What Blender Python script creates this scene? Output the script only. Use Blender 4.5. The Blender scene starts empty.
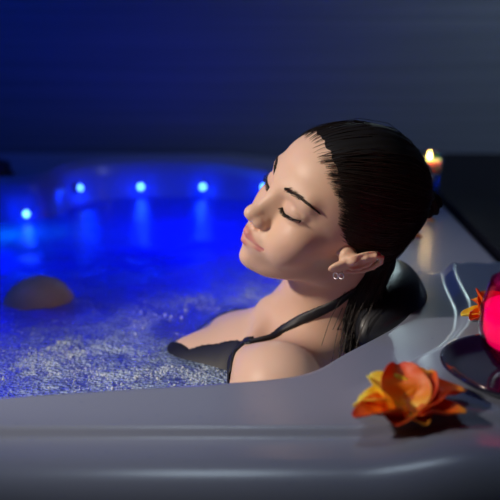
import bpy, bmesh, math, random
import numpy as np
from mathutils import Vector, Matrix
SC = bpy.context.scene
COL = SC.collection
rng = np.random.default_rng(7)
random.seed(7)
PI = math.pi

# ------------------------------------------------------------------ camera, world, lights, exposure
cd = bpy.data.cameras.new('camera'); cam = bpy.data.objects.new('camera', cd); COL.objects.link(cam)
cam.location = (0, 0, .41); cam.rotation_euler = (math.radians(90 - 14.5), 0, 0)
cd.sensor_width = 36; cd.lens = 67.2; cd.clip_start = .02
cd.dof.use_dof = True; cd.dof.focus_distance = 1.20; cd.dof.aperture_fstop = 3.5
SC.camera = cam
w = bpy.data.worlds.new('world'); SC.world = w; w.use_nodes = True
w.node_tree.nodes['Background'].inputs[0].default_value = (.30, .33, .55, 1)
w.node_tree.nodes['Background'].inputs[1].default_value = .007
SC.view_settings.view_transform = 'Standard'; SC.view_settings.look = 'None'
SC.view_settings.exposure = 0; SC.view_settings.gamma = 1
SC.cycles.max_bounces = 10; SC.cycles.transparent_max_bounces = 16
SC.cycles.caustics_refractive = False; SC.cycles.use_denoising = True
SC.cycles.sample_clamp_indirect = 6

def lamp(name, kind, loc, energy, color, target=None, **kw):
    ld = bpy.data.lights.new(name, kind); ld.energy = energy; ld.color = color
    for k, v in kw.items(): setattr(ld, k, v)
    o = bpy.data.objects.new(name, ld); COL.objects.link(o); o.location = loc
    if target is not None:
        o.rotation_euler = (Vector(target) - Vector(loc)).to_track_quat('-Z', 'Y').to_euler()
    return o
# key: warm spot from the left and above, aimed at the face and shoulder
lamp('key_spot', 'SPOT', (-1.35, .62, .95), 105, (1.0, .88, .76), (.0, 1.20, .02), spot_size=math.radians(31), spot_blend=.7, shadow_soft_size=.06)
# soft cool ceiling light over the front edge
lamp('ceiling_soft', 'SPOT', (-.14, .92, 1.9), 21, (.70, .86, 1.0), (-.16, .92, 0), spot_size=math.radians(46), spot_blend=1, shadow_soft_size=.22)
# pale area light added out of view, puts gloss along the moulded corner
wl = lamp('ridge_gloss_fill', 'AREA', (.26, 2.70, .60), .26, (.72, .95, 1.0), (.30, 1.15, 0), shape='RECTANGLE', size=.34, size_y=.10)
wl.data.spread = math.radians(60)
# dim light from the room on the right wall
rl = lamp('room_light', 'AREA', (1.35, 1.75, 1.45), 1.9, (.80, .95, 1.0), (.85, 2.75, .40), shape='SQUARE', size=.6)
rl.data.spread = math.radians(75)
# blue lamps below the water; last two are fills added above it
BL = (.0, .003, 1.0)
for p, e, c in [((-.15, 2.1, -.30), 3.2, BL), ((-.60, 1.9, -.30), 2.8, (.0, .008, 1)), ((.05, 1.75, -.33), 1.8, BL), ((-.5, 1.45, -.32), 2.4, BL),
                ((-.53, 2.08, -.15), .32, (.0, .22, 1)), ((-.1, 1.5, -.5), 3, BL), ((-.56, 2.02, .0), .55, BL), ((-.15, 2.2, .02), .35, BL)]:
    lamp('pool_lamp_and_fill', 'POINT', p, e, c, shadow_soft_size=.04)
# unseen area light added to turn the wall blue
lamp('wall_blue', 'AREA', (-1.35, 1.75, 1.4), 8.6, (.0, .09, 1.0), (-.8, 2.75, .7), shape='SQUARE', size=.5)

# ------------------------------------------------------------------ camera maths used to measure the place
TH = math.radians(14.5); FPX = 933.
CAM = np.array([0, 0, .41]); FW = np.array([0, math.cos(TH), -math.sin(TH)]); UP = np.array([0, math.sin(TH), math.cos(TH)])
def at(px, py, z=0.):
    d = np.array([(px - 250) / FPX, 0, 0]) + FW + UP * ((250 - py) / FPX)
    return CAM + d * ((z - CAM[2]) / d[2])

# ------------------------------------------------------------------ helpers
def node_mat(name, base=(.5, .5, .5), rough=.5, **kw):
    m = bpy.data.materials.new(name); m.use_nodes = True
    b = m.node_tree.nodes['Principled BSDF']
    b.inputs['Base Color'].default_value = (*base, 1); b.inputs['Roughness'].default_value = rough
    for k, v in kw.items():
        b.inputs[k.replace('_', ' ')].default_value = v
    return m
def N(m, t, **kw):
    n = m.node_tree.nodes.new(t)
    for k, v in kw.items():
        if k.startswith('i_'):
            n.inputs[int(k[2:]) if k[2:].isdigit() else k[2:].replace('_', ' ')].default_value = v
        else: setattr(n, k, v)
    return n
def LK(m, a, ao, b, bi): m.node_tree.links.new(a.outputs[ao], b.inputs[bi])
def BS(m): return m.node_tree.nodes['Principled BSDF']
def bump(m, scale, strength, dist=.01, detail=3, stretch=None):
    tc = N(m, 'ShaderNodeTexCoord'); no = N(m, 'ShaderNodeTexNoise', i_Scale=scale, i_Detail=detail)
    src = tc
    if stretch:
        mp = N(m, 'ShaderNodeMapping'); mp.inputs['Scale'].default_value = stretch
        LK(m, tc, 'Object', mp, 0); LK(m, mp, 0, no, 'Vector')
    else: LK(m, tc, 'Object', no, 'Vector')
    bu = N(m, 'ShaderNodeBump', i_Strength=strength, i_Distance=dist)
    LK(m, no, 'Fac', bu, 'Height'); LK(m, bu, 0, BS(m), 'Normal')
    return no
def color_ramp(m, src, out, stops, dst='Base Color'):
    r = N(m, 'ShaderNodeValToRGB'); e = r.color_ramp.elements
    e[0].position, e[0].color = stops[0][0], (*stops[0][1], 1); e[1].position, e[1].color = stops[-1][0], (*stops[-1][1], 1)
    for p, c in stops[1:-1]:
        x = e.new(p); x.color = (*c, 1)
    LK(m, src, out, r, 0); LK(m, r, 0, BS(m), dst); return r
def link(name, me, mat=None, parent=None, smooth=True):
    o = bpy.data.objects.new(name, me); COL.objects.link(o)
    if mat: me.materials.append(mat)
    if parent: o.parent = parent
    if smooth: me.polygons.foreach_set('use_smooth', [True] * len(me.polygons))
    return o
def mesh(name, V, F, mat=None, parent=None, smooth=True):
    me = bpy.data.meshes.new(name)
    if isinstance(F, np.ndarray):
        me.vertices.add(len(V)); me.vertices.foreach_set('co', np.asarray(V, dtype=np.float32).ravel())
        k = F.shape[1]; me.loops.add(F.size); me.loops.foreach_set('vertex_index', F.astype(np.int32).ravel())
        me.polygons.add(len(F)); me.polygons.foreach_set('loop_start', np.arange(0, F.size, k, dtype=np.int32))
        me.update(calc_edges=True)
    else:
        me.from_pydata([tuple(v) for v in V], [], F)
    return link(name, me, mat, parent, smooth)
def tag(o, label=None, cat=None, group=None, kind=None):
    for k, v in (('label', label), ('category', cat), ('group', group), ('kind', kind)):
        if v: o[k] = v
    return o
def empty(name, loc, rz=0, **kw):
    o = bpy.data.objects.new(name, None); COL.objects.link(o); o.location = loc; o.rotation_euler = (0, 0, rz)
    o.empty_display_size = .03; return tag(o, **kw)
def lathe(name, prof, mat, parent=None, n=48, loc=(0, 0, 0)):
    V = []; F = []
    for r, z in prof:
        for i in range(n):
            a = 2 * PI * i / n; V.append((loc[0] + r * math.cos(a), loc[1] + r * math.sin(a), loc[2] + z))
    for k in range(len(prof) - 1):
        for i in range(n):
            j = (i + 1) % n; F.append((k * n + i, k * n + j, (k + 1) * n + j, (k + 1) * n + i))
    if prof[0][0] > 0: F.append(tuple(range(n))[::-1])
    if prof[-1][0] > 0: F.append(tuple((len(prof) - 1) * n + i for i in range(n)))
    me = bpy.data.meshes.new(name); me.from_pydata(V, [], F); me.update()
    bm = bmesh.new(); bm.from_mesh(me); bmesh.ops.remove_doubles(bm, verts=bm.verts, dist=1e-6); bmesh.ops.recalc_face_normals(bm, faces=bm.faces); bm.to_mesh(me); bm.free()
    return link(name, me, mat, parent)
def tubes(name, paths, mat, parent=None, res=1):
    """paths: list of (points Nx3, radii N or float)"""
    cu = bpy.data.curves.new(name, 'CURVE'); cu.dimensions = '3D'; cu.bevel_depth = 1.0; cu.bevel_resolution = res; cu.use_fill_caps = True
    for P, R in paths:
        P = np.asarray(P, float); n = len(P); s = cu.splines.new('POLY'); s.points.add(n - 1)
        s.points.foreach_set('co', np.c_[P, np.ones(n)].ravel())
        s.points.foreach_set('radius', np.broadcast_to(np.asarray(R, float), (n,)).copy())
    tmp = bpy.data.objects.new(name, cu); COL.objects.link(tmp)
    dg = bpy.context.evaluated_depsgraph_get(); me = bpy.data.meshes.new_from_object(tmp.evaluated_get(dg))
    bpy.data.objects.remove(tmp); bpy.data.curves.remove(cu)
    me.name = name; me.materials.clear()
    return link(name, me, mat, parent)

# value noise for geometry
def vnoise(x, y, seed=0):
    xi = np.floor(x).astype(np.int64); yi = np.floor(y).astype(np.int64); fx = x - xi; fy = y - yi
    fx = fx * fx * (3 - 2 * fx); fy = fy * fy * (3 - 2 * fy)
    def h(a, b):
        n = (a * 374761393 + b * 668265263 + seed * 1442695041) & 0x7fffffff
        n = ((n ^ (n >> 13)) * 1274126177) & 0x7fffffff
        return ((n ^ (n >> 16)) & 0xffff) / 65535.
    return (h(xi, yi) * (1 - fx) + h(xi + 1, yi) * fx) * (1 - fy) + (h(xi, yi + 1) * (1 - fx) + h(xi + 1, yi + 1) * fx) * fy
def fbm(x, y, o=4, seed=0):
    s = 0; a = .5
    for k in range(o):
        s = s + a * vnoise(x * 2 ** k + 17 * k, y * 2 ** k - 9 * k, seed + k); a *= .5
    return s
def sstep(a, b, x):
    t = np.clip((x - a) / (b - a), 0, 1); return t * t * (3 - 2 * t)

# ---- implicit surfaces
def sph(P, c, r): return np.sqrt(((P - np.array(c, np.float32)) ** 2).sum(-1)) - r
def ell(P, c, r):
    q = P - np.array(c, np.float32); r = np.array(r, np.float32)
    k0 = np.sqrt(((q / r) ** 2).sum(-1)); k1 = np.sqrt(((q / r ** 2) ** 2).sum(-1)) + 1e-9
    return k0 * (k0 - 1) / k1
def cap(P, a, b, ra, rb=None):
    rb = ra if rb is None else rb
    a = np.array(a, np.float32); d = np.array(b, np.float32) - a
    t = np.clip(((P - a) @ d) / max(float(d @ d), 1e-12), 0, 1)
    return np.sqrt(((P - a - t[..., None] * d) ** 2).sum(-1)) - (ra + (rb - ra) * t)
def smin(a, b, k):
    h = np.clip(.5 + .5 * (b - a) / k, 0, 1); return b + (a - b) * h - k * h * (1 - h)
def smax(a, b, k): return -smin(-a, -b, k)
def nets(fn, X, Y, Z, B=8):
    def pad(A):
        n = (-(len(A) - 1)) % B
        return np.r_[A, A[-1] + (A[-1] - A[-2]) * np.arange(1, n + 1)] if n else A
    X, Y, Z = pad(np.asarray(X)), pad(np.asarray(Y)), pad(np.asarray(Z))
    nx, ny, nz = len(X), len(Y), len(Z); G = np.ones((nx, ny, nz), np.float32)
    bx, by, bz = np.arange(0, nx - 1, B), np.arange(0, ny - 1, B), np.arange(0, nz - 1, B)
    def cen(A, b): return (A[b] + A[b + B]) / 2, (A[b + B] - A[b]) / 2
    cx, hx = cen(X, bx); cy, hy = cen(Y, by); cz, hz = cen(Z, bz)
    C = np.stack(np.meshgrid(cx, cy, cz, indexing='ij'), -1).astype(np.float32)
    H = np.sqrt((np.stack(np.meshgrid(hx, hy, hz, indexing='ij'), -1) ** 2).sum(-1))
    D = fn(C.reshape(-1, 3)).reshape(H.shape)
    S = np.where(D > 0, 1., -1.)
    G[:len(bx) * B, :len(by) * B, :len(bz) * B] = np.repeat(np.repeat(np.repeat(S, B, 0), B, 1), B, 2)
    keep = np.argwhere(np.abs(D) < H * 1.5 + .006)
    ar = np.arange(B + 1)
    for s in range(0, len(keep), 400):
        k = keep[s:s + 400]
        ix = bx[k[:, 0]][:, None] + ar; iy = by[k[:, 1]][:, None] + ar; iz = bz[k[:, 2]][:, None] + ar
        I = np.broadcast_to(ix[:, :, None, None], (len(k), B + 1, B + 1, B + 1)); J = np.broadcast_to(iy[:, None, :, None], I.shape); K = np.broadcast_to(iz[:, None, None, :], I.shape)
        P = np.stack([X[I], Y[J], Z[K]], -1).astype(np.float32)
        G[I, J, K] = fn(P.reshape(-1, 3)).reshape(I.shape)
    neg = G < 0
    cn = np.zeros((nx - 1, ny - 1, nz - 1), np.int8)
    for a in (0, 1):
        for b in (0, 1):
            for c in (0, 1): cn += neg[a:nx - 1 + a, b:ny - 1 + b, c:nz - 1 + c]
    act = np.argwhere((cn > 0) & (cn < 8)); i, j, k = act.T
    idx = -np.ones(cn.shape, np.int32); idx[i, j, k] = np.arange(len(act))
    acc = np.zeros((len(act), 3)); cnt = np.zeros(len(act))
    cs = [(a, b, c) for a in (0, 1) for b in (0, 1) for c in (0, 1)]
    A3 = (X, Y, Z)
    for p in cs:
        for ax in range(3):
            if p[ax]: continue
            q = list(p); q[ax] = 1
            g0 = G[i + p[0], j + p[1], k + p[2]]; g1 = G[i + q[0], j + q[1], k + q[2]]
            m = (g0 < 0) != (g1 < 0); t = np.where(m, g0 / np.where(m, g0 - g1, 1), 0)
            P0 = np.stack([X[i + p[0]], Y[j + p[1]], Z[k + p[2]]], -1); P1 = np.stack([X[i + q[0]], Y[j + q[1]], Z[k + q[2]]], -1)
            acc += np.where(m[:, None], P0 + (P1 - P0) * t[:, None], 0); cnt += m
    V = acc / cnt[:, None]; Fs = []
    n3 = (nx, ny, nz)
    for ax in range(3):
        u, v = (ax + 1) % 3, (ax + 2) % 3
        sl0 = [slice(None)] * 3; sl1 = [slice(None)] * 3
        sl0[ax] = slice(0, n3[ax] - 1); sl1[ax] = slice(1, n3[ax])
        for q in (u, v): sl0[q] = slice(1, n3[q] - 1); sl1[q] = slice(1, n3[q] - 1)
        a = neg[tuple(sl0)]; b = neg[tuple(sl1)]
        e = np.argwhere(a != b); fl = a[tuple(e.T)]
        e[:, u] += 1; e[:, v] += 1
        def cell(du, dv):
            c = e.copy(); c[:, u] -= du; c[:, v] -= dv; return idx[c[:, 0], c[:, 1], c[:, 2]]
        Q = np.stack([cell(1, 1), cell(0, 1), cell(0, 0), cell(1, 0)], -1)
        Q[~fl] = Q[~fl][:, ::-1]; Fs.append(Q)
    F = np.concatenate(Fs); F = F[(F >= 0).all(1)]
    return V, F

# ------------------------------------------------------------------ materials
M = {}
m = M['tub'] = node_mat('tub_acrylic', (.235, .26, .35), .29, Coat_Weight=.12, Coat_Roughness=.15); bump(m, 6, .05, .01)
m = M['black_pad'] = node_mat('black_vinyl', (.008, .010, .016), .42, Coat_Weight=.05); bump(m, 30, .08, .003)
m = M['wall'] = node_mat('wall_panel', (.2, .2, .2), .55)
no = bump(m, 3.0, .2, .01, 6, (.35, 1, 26)); color_ramp(m, no, 'Fac', [(.25, (.10, .125, .165)), (.5, (.125, .155, .205)), (.75, (.15, .18, .235))])
m = M['deck'] = node_mat('dark_tile', (.005, .005, .010), .45, Specular_IOR_Level=.07); bump(m, 12, .04)
m = M['floor'] = node_mat('floor_dark', (.03, .03, .035), .5)
m = M['ceiling'] = node_mat('ceiling_dark', (.12, .12, .13), .8)
def glass(name, col=(1, 1, 1), rough=.03, mixc=.82):
    m = bpy.data.materials.new(name); m.use_nodes = True; nt = m.node_tree; nt.nodes.remove(BS(m))
    out = nt.nodes['Material Output']; tr = N(m, 'ShaderNodeBsdfTransparent'); tr.inputs[0].default_value = (*col, 1)
    gl = N(m, 'ShaderNodeBsdfGlossy'); gl.inputs['Roughness'].default_value = rough
    lw = N(m, 'ShaderNodeLayerWeight'); pw = N(m, 'ShaderNodeMath', operation='POWER'); LK(m, lw, 'Facing', pw, 0); pw.inputs[1].default_value = 3.5
    fr = N(m, 'ShaderNodeMath', operation='MULTIPLY_ADD'); LK(m, pw, 0, fr, 0); fr.inputs[1].default_value = .6; fr.inputs[2].default_value = .04; mx = N(m, 'ShaderNodeMixShader')
    LK(m, fr, 0, mx, 0); LK(m, tr, 0, mx, 1); LK(m, gl, 0, mx, 2); LK(m, mx, 0, out, 0); return m
M['teal_glass'] = glass('teal_glass', (.93, .98, .98))
M['pink_glass'] = glass('pink_glass', (.96, .25, .62))
M['clear_drop'] = glass('clear_drop', (.95, .97, 1))
M['wax'] = node_mat('wax', (.98, .80, .42), .4, Subsurface_Weight=.8, Subsurface_Scale=.03)
m = M['pink_wax'] = node_mat('pink_wax', (.95, .01, .32), .4, Subsurface_Weight=.3)
m.node_tree.nodes['Principled BSDF'].inputs['Subsurface Radius'].default_value = (.05, .01, .02)
M['flame'] = node_mat('flame', (1, .6, .2), .5, Emission_Strength=28.); BS(M['flame']).inputs['Emission Color'].default_value = (1, .60, .18, 1)
M['wick'] = node_mat('wick', (.02, .015, .01), .9)
m = M['led'] = node_mat('led', (.3, .5, 1), .3, Emission_Strength=6.); BS(m).inputs['Emission Color'].default_value = (.12, .42, 1, 1)
M['steel'] = node_mat('steel', (.7, .7, .72), .18, Metallic=1.)
M['silver'] = node_mat('silver', (.95, .93, .90), .35, Metallic=1.)
M['plastic'] = node_mat('grey_plastic', (.35, .36, .42), .3)

# ------------------------------------------------------------------ the room
def quadbox(name, x0, x1, y0, y1, z0, z1, mat, **kw):
    V = [(x, y, z) for x in (x0, x1) for y in (y0, y1) for z in (z0, z1)]
    F = [(0, 1, 3, 2), (4, 6, 7, 5), (0, 4, 5, 1), (2, 3, 7, 6), (0, 2, 6, 4), (1, 5, 7, 3)]
    return tag(mesh(name, V, F, mat, smooth=False), kind='structure')
quadbox('wall_back', -2.6, 2.6, 2.78, 2.9, -.95, 2.6, M['wall'])
quadbox('wall_left', -2.72, -2.6, -1.6, 2.9, -.95, 2.6, M['wall'])
quadbox('wall_right', 2.6, 2.72, -1.6, 2.9, -.95, 2.6, M['wall'])
quadbox('wall_front', -2.72, 2.72, -1.72, -1.6, -.95, 2.6, M['wall'])
quadbox('ceiling', -2.72, 2.72, -1.72, 2.9, 2.6, 2.72, M['ceiling'])
quadbox('floor', -2.72, 2.72, -1.72, 2.9, -1.05, -.95, M['floor'])

# ------------------------------------------------------------------ hot tub
pix = [(-120, 404), (-60, 402), (0, 398.5), (70, 394), (150, 389), (230, 384), (290, 379), (320, 371), (345, 355), (375, 340), (400, 326), (416, 310), (421, 295), (414, 276)]
IN = [tuple(at(*p)[:2]) for p in pix]
IN += [(.255, 1.6), (.255, 1.9), (.25, 2.15), (.215, 2.32), (.13, 2.42), (-.0, 2.49), (-.12, 2.535), (-.25, 2.555), (-.38, 2.53), (-.455, 2.47), (-.495, 2.38), (-.50, 2.29),
       (-.535, 2.235), (-.62, 2.22), (-.72, 2.25), (-.88, 2.26), (-1.02, 2.20), (-1.12, 2.05), (-1.16, 1.8), (-1.16, 1.4), (-1.12, 1.15), (-.98, .98), (-.72, .90), (-.5, .90)]
def chaikin(P, n=3):
    P = np.array(P)
    for _ in range(n):
        Q = np.roll(P, -1, 0); P = np.stack([.75 * P + .25 * Q, .25 * P + .75 * Q], 1).reshape(-1, 2)
    return P
def resample(P, n):
    Q = np.vstack([P, P[:1]]); s = np.r_[0, np.cumsum(np.hypot(*np.diff(Q, axis=0).T))]; t = np.linspace(0, s[-1], n, endpoint=False)
    return np.stack([np.interp(t, s, Q[:, 0]), np.interp(t, s, Q[:, 1])], -1)
NA = 420
INR = resample(chaikin(IN), NA)
if ((np.roll(INR[:, 0], -1) - INR[:, 0]) * (np.roll(INR[:, 1], -1) + INR[:, 1])).sum() > 0: INR = INR[::-1]
tan = np.roll(INR, -3, 0) - np.roll(INR, 3, 0); tan /= np.linalg.norm(tan, axis=1)[:, None]
NRM = np.stack([tan[:, 1], -tan[:, 0]], -1)            # outward (polygon is counter-clockwise)
for _ in range(3): NRM = (np.roll(NRM, 1, 0) + NRM + np.roll(NRM, -1, 0)); NRM /= np.linalg.norm(NRM, axis=1)[:, None]
# outer outline: rounded rectangle
OX0, OX1, OY0, OY1 = -1.40, .445, .775, 2.765
def outer_hit(c, d):
    r = .10; best = None
    lo, hi = 0., 5.
    for _ in range(40):
        t = (lo + hi) / 2; p = c + d * t
        q = np.array([abs(p[0] - (OX0 + OX1) / 2) - (OX1 - OX0) / 2 + r, abs(p[1] - (OY0 + OY1) / 2) - (OY1 - OY0) / 2 + r])
        sd = np.hypot(*np.maximum(q, 0)) + min(max(q[0], q[1]), 0) - r
        if sd > 0: hi = t
        else: lo = t
    return c + d * lo
CEN = np.array([-.45, 1.72])
dirs = INR - CEN; dirs /= np.linalg.norm(dirs, axis=1)[:, None]
OUT = np.array([outer_hit(c, d) for c, d in zip(INR, dirs)])
RIDGE = [at(*p)[:2] for p in [(446, 262), (450, 285), (463, 312), (462, 332), (447, 350), (424, 362), (395, 374), (350, 392)]]
def seg_dist(x, y, P):
    best = np.full(x.shape, 9.); side = np.zeros(x.shape)
    for a, b in zip(P[:-1], P[1:]):
        d = np.array(b) - a; t = np.clip(((x - a[0]) * d[0] + (y - a[1]) * d[1]) / (d @ d), 0, 1)
        ex, ey = x - a[0] - t * d[0], y - a[1] - t * d[1]; r = np.hypot(ex, ey); s = np.sign(ex * d[1] - ey * d[0])
        m_ = r < best; best = np.where(m_, r, best); side = np.where(m_, s, side)
    return best, side
def Htop(x, y):
    d, s = seg_dist(x, y, RIDGE); sd = -d * s               # + on the outer side of the ridge
    corner = sstep(.10, .22, x) * sstep(1.475, 1.455, y)
    z = .016 * sstep(-.011, .010, sd) * corner
    z = z - .020 * sstep(1.447, 1.462, y) * sstep(-.1, .15, x)      # the rim behind the headrest lies lower
    z = z - .010 * sstep(.873, .862, y)                             # step along the front edge
    # moulded lip round the back seat
    return z
V = []; rings = 0
def ring(xy, z):
    global rings
    V.extend(np.c_[xy, z]); rings += 1
depths = [(-.62, -.70), (-.50, -.685), (-.34, -.67), (-.20, -.62), (-.12, -.50), (-.075, -.34), (-.05, -.20), (-.035, -.10), (-.022, -.055)]
for off, z in depths:
    if off < -.15:
        k = (-off - .12) / .6; P = (INR - NRM * .12) * (1 - k) + CEN * k
    else: P = INR + NRM * off
    ring(P, np.full(NA, z))
lipz = Htop(*(INR + (OUT - INR) * .06).T)
for a in np.linspace(0, PI / 2, 8):
    ring(INR + NRM * (-.016 * (1 - math.sin(a)) - .002), lipz - .03 + .03 * (1 - math.cos(a)) ** .0 * math.sin(a) ** .8)
NT = 90
for t in np.linspace(0, 1, NT)[1:]:
    P = INR * (1 - t) + OUT * t
    de = np.linalg.norm(OUT - P, axis=1); r = .055 - .037 * sstep(.40, .44, OUT[:, 0]) * sstep(.9, 1.2, OUT[:, 1]); din = np.linalg.norm(P - INR, axis=1)
    drop = np.where(de < r, r - np.sqrt(np.maximum(r * r - (r - de) ** 2, 0)), 0)
    z = Htop(P[:, 0], P[:, 1]) * 1. - drop
    z = z + .013 * np.exp(-((din - .034) / .020) ** 2) * sstep(2.12, 2.3, P[:, 1]) * (1 - sstep(.10, .22, P[:, 0]))
    if t < .12 and False: z = z * (t / .12) + (lipz) * (1 - t / .12)
    ring(P, z)
zl = V[-NA:]
for z in (-.12, -.5, -.945): ring(OUT, np.full(NA, z))
F = np.array([(k * NA + i, k * NA + (i + 1) % NA, (k + 1) * NA + (i + 1) % NA, (k + 1) * NA + i) for k in range(rings - 1) for i in range(NA)])
tub = empty('hot_tub', (float(CEN[0]), float(CEN[1]), -.945), label='large pale lavender-grey acrylic hot tub lit blue inside, filled with bubbling water', cat='hot tub')
tub_inv = Matrix.Translation(-tub.location)
def child(o, p=tub):
    o.parent = p; o.matrix_parent_inverse = Matrix.Translation(-p.location) if p.rotation_euler.z == 0 else p.matrix_basis.inverted(); return o
shell = mesh('tub_shell', np.array(V), F, M['tub'])
me = shell.data; bm = bmesh.new(); bm.from_mesh(me)
bm.verts.ensure_lookup_table(); f_ = bm.faces.new([bm.verts[i] for i in range(NA)][::-1])
bmesh.ops.recalc_face_normals(bm, faces=bm.faces); bm.to_mesh(me); bm.free()
me.polygons.foreach_set('use_smooth', [True] * len(me.polygons)); child(shell)

# surround deck with a hole left for the tub: four slabs in one mesh frame
def frame_mesh(name, x0, x1, y0, y1, hx0, hx1, hy0, hy1, z0, z1, mat):
    V = []; F = []
    for z in (z0, z1):
        V += [(x0, y0, z), (x1, y0, z), (x1, y1, z), (x0, y1, z), (hx0, hy0, z), (hx1, hy0, z), (hx1, hy1, z), (hx0, hy1, z)]
    for i in range(4):
        j = (i + 1) % 4; F += [(8 + i, 8 + j, 12 + j, 12 + i), (i, 4 + i, 4 + j, j), (i, j, 8 + j, 8 + i), (4 + i, 12 + i, 12 + j, 4 + j)]
    return mesh(name, V, F, mat, smooth=False)
tag(frame_mesh('trim_1', -1.9, 2.55, .60, 2.775, OX0 - .004, OX1 + .004, OY0 - .004, OY1 + .004, -.95, -.075, M['deck']), kind='structure')

quadbox('trim_2', OX1 + .004, 2.55, 1.15, 2.775, -.074, -.010, M['deck'])

# blue LED lights along the back wall of the basin
for px, py in [(27, 214), (78, 188), (141, 187), (203, 187), (264, 187)]:
    x = (px - 250) / FPX * 2.56; 
    # nearest inner wall point seen through this pixel
    best = None
    for k in range(NA):
        P = INR[k] - NRM[k] * .030
        if P[1] < 2.1 or P[0] < -.7: continue
        u = P[0] / (P[1] * math.cos(TH)) if 0 else None
        d = np.array([P[0], P[1], -.062 - .41]); zc = d @ FW; sx = 250 + FPX * d[0] / zc
        if best is None or abs(sx - px) < best[0]: best = (abs(sx - px), k)
    k = best[1]; zz = -.060; off = .0225 + .010
    p = np.array([*(INR[k] - NRM[k] * off), 0])
    dn = Vector((-NRM[k][0], -NRM[k][1], .25)).normalized(); rot = dn.to_track_quat('Z', 'Y').to_matrix().to_4x4()
    dd = np.array([p[0], p[1], -.41]); 
    # height that lands on the photographed row
    zc = (250 - py) / FPX; hy = math.hypot(0, p[1]); zz = .41 - p[1] * math.tan(TH - math.atan(zc))
    zz = max(min(zz, -.045), -.085)
    bez = lathe('light_bezel', [(.0001, -.004), (.011, -.004), (.012, .002), (.009, .004), (.0075, .003), (.0001, .003)], M['plastic'], n=24)
    bez.matrix_world = Matrix.Translation((p[0], p[1], zz)) @ rot
    ld = lathe('blue_light', [(.0075, .0), (.0072, .0035), (.005, .0060), (.0001, .0070)], M['led'], n=20); ld.matrix_world = bez.matrix_world.copy()
    bpy.context.view_layer.update()
    l_ = lamp('light_glow', 'POINT', (p[0] - NRM[k][0] * .03, p[1] - NRM[k][1] * .03, zz), .22, (0, .02, 1.0), shadow_soft_size=.01)
    for o in (bez, ld):
        mw = o.matrix_world.copy(); o.parent = tub; o.matrix_parent_inverse = Matrix.Translation(-tub.location); o.matrix_basis = mw

# headrests and jets
def bend_pad(name, c, rx, ry, rz, yaw, tilt, curve, mat, parent, step=.006, ridge=True):
    cz, sz = math.cos(yaw), math.sin(yaw)
    Rm = (Matrix.Rotation(yaw, 3, 'Z') @ Matrix.Rotation(tilt, 3, 'Y'))
    Rn = np.array(Rm, np.float32); c = np.array(c, np.float32)
    def fn(P):
        q = (P - c) @ Rn
        x = q[:, 0] + curve * q[:, 1] ** 2
        e = np.stack([np.abs(x) / rx, np.abs(q[:, 1]) / ry, np.abs(q[:, 2]) / rz], -1)
        v = (e ** 3.2).sum(-1) ** (1 / 3.2)
        g = (v - 1) * min(rx, ry, rz) * .8
        if ridge: g = g + .0022 * np.exp(-((q[:, 2] - rz * .25) / .006) ** 2)
        return g
    R_ = max(ry, rz) + .03
    ax = [np.arange(c[i] - R_, c[i] + R_, step) for i in range(3)]
    V, F = nets(fn, *ax)
    return mesh(name, V, F, mat, parent)
pad = bend_pad('headrest', (.228, 1.335, -.045), .050, .135, .085, math.radians(-4), math.radians(-20), 2.2, M['black_pad'], None)
child(pad); pad['label'] = 'black glossy headrest cushion behind the neck'
pad2 = bend_pad('headrest', (-.70, 2.33, .012), .10, .055, .032, 0, 0, 0, M['black_pad'], None); child(pad2); pad2['label'] = 'black headrest cushion on the far left rim'
def place(o, mw):
    o.parent = tub; o.matrix_parent_inverse = Matrix.Translation(-tub.location); o.matrix_basis = mw
p = at(9, 184, -.02)
j = lathe('jet_knob', [(.0001, -.01), (.020, -.01), (.021, .004), (.017, .010), (.008, .012), (.0001, .012)], M['plastic'], n=28)
place(j, Matrix.Translation((p[0], p[1] + .03, -.016)) @ Matrix.Rotation(math.radians(60), 4, 'X'))

# ------------------------------------------------------------------ water
WZ = -.089
def water_z(x, y):
    calm = sstep(1.75, 2.1, y)
    a = .014 * (1 - .75 * calm)
    z = a * (fbm(x * 9, y * 9, 4, 3) - .5) + .006 * (1 - .6 * calm) * (fbm(x * 30, y * 30, 3, 8) - .5)
    near = sstep(.30, .10, np.hypot(x + .02, y - 1.38))
    z = z * (1 - .5 * near)
    kn = np.exp(-(np.hypot(x + .37, y - 1.585) / .12) ** 2); return WZ + z + .006 * kn + .011 * np.exp(-(((x + .10) / .09) ** 2 + ((y - 1.41) / .12) ** 2))
st = .0055
gx = np.arange(-1.16, .30, st); gy = np.arange(.90, 2.56, st)
GX, GY = np.meshgrid(gx, gy, indexing='ij')
def inside(x, y, P):
    r = np.zeros(x.shape, bool); Q = np.roll(P, -1, 0)
    for (ax, ay), (bx, by) in zip(P[::2], np.roll(P[::2], -1, 0)):
        c = ((ay > y) != (by > y)); 
        with np.errstate(divide='ignore', invalid='ignore'): r ^= c & (x < (bx - ax) * (y - ay) / (by - ay + 1e-12) + ax)
    return r
INS = inside(GX, GY, INR - NRM * .010)
cellok = INS[:-1, :-1] & INS[1:, :-1] & INS[1:, 1:] & INS[:-1, 1:]
vid = np.arange(GX.size).reshape(GX.shape)
ci, cj = np.nonzero(cellok)
WF = np.stack([vid[ci, cj], vid[ci + 1, cj], vid[ci + 1, cj + 1], vid[ci, cj + 1]], -1)
used, inv = np.unique(WF, return_inverse=True); WF = inv.reshape(WF.shape)
wx, wy = GX.ravel()[used], GY.ravel()[used]; wz = water_z(wx, wy)
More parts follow.
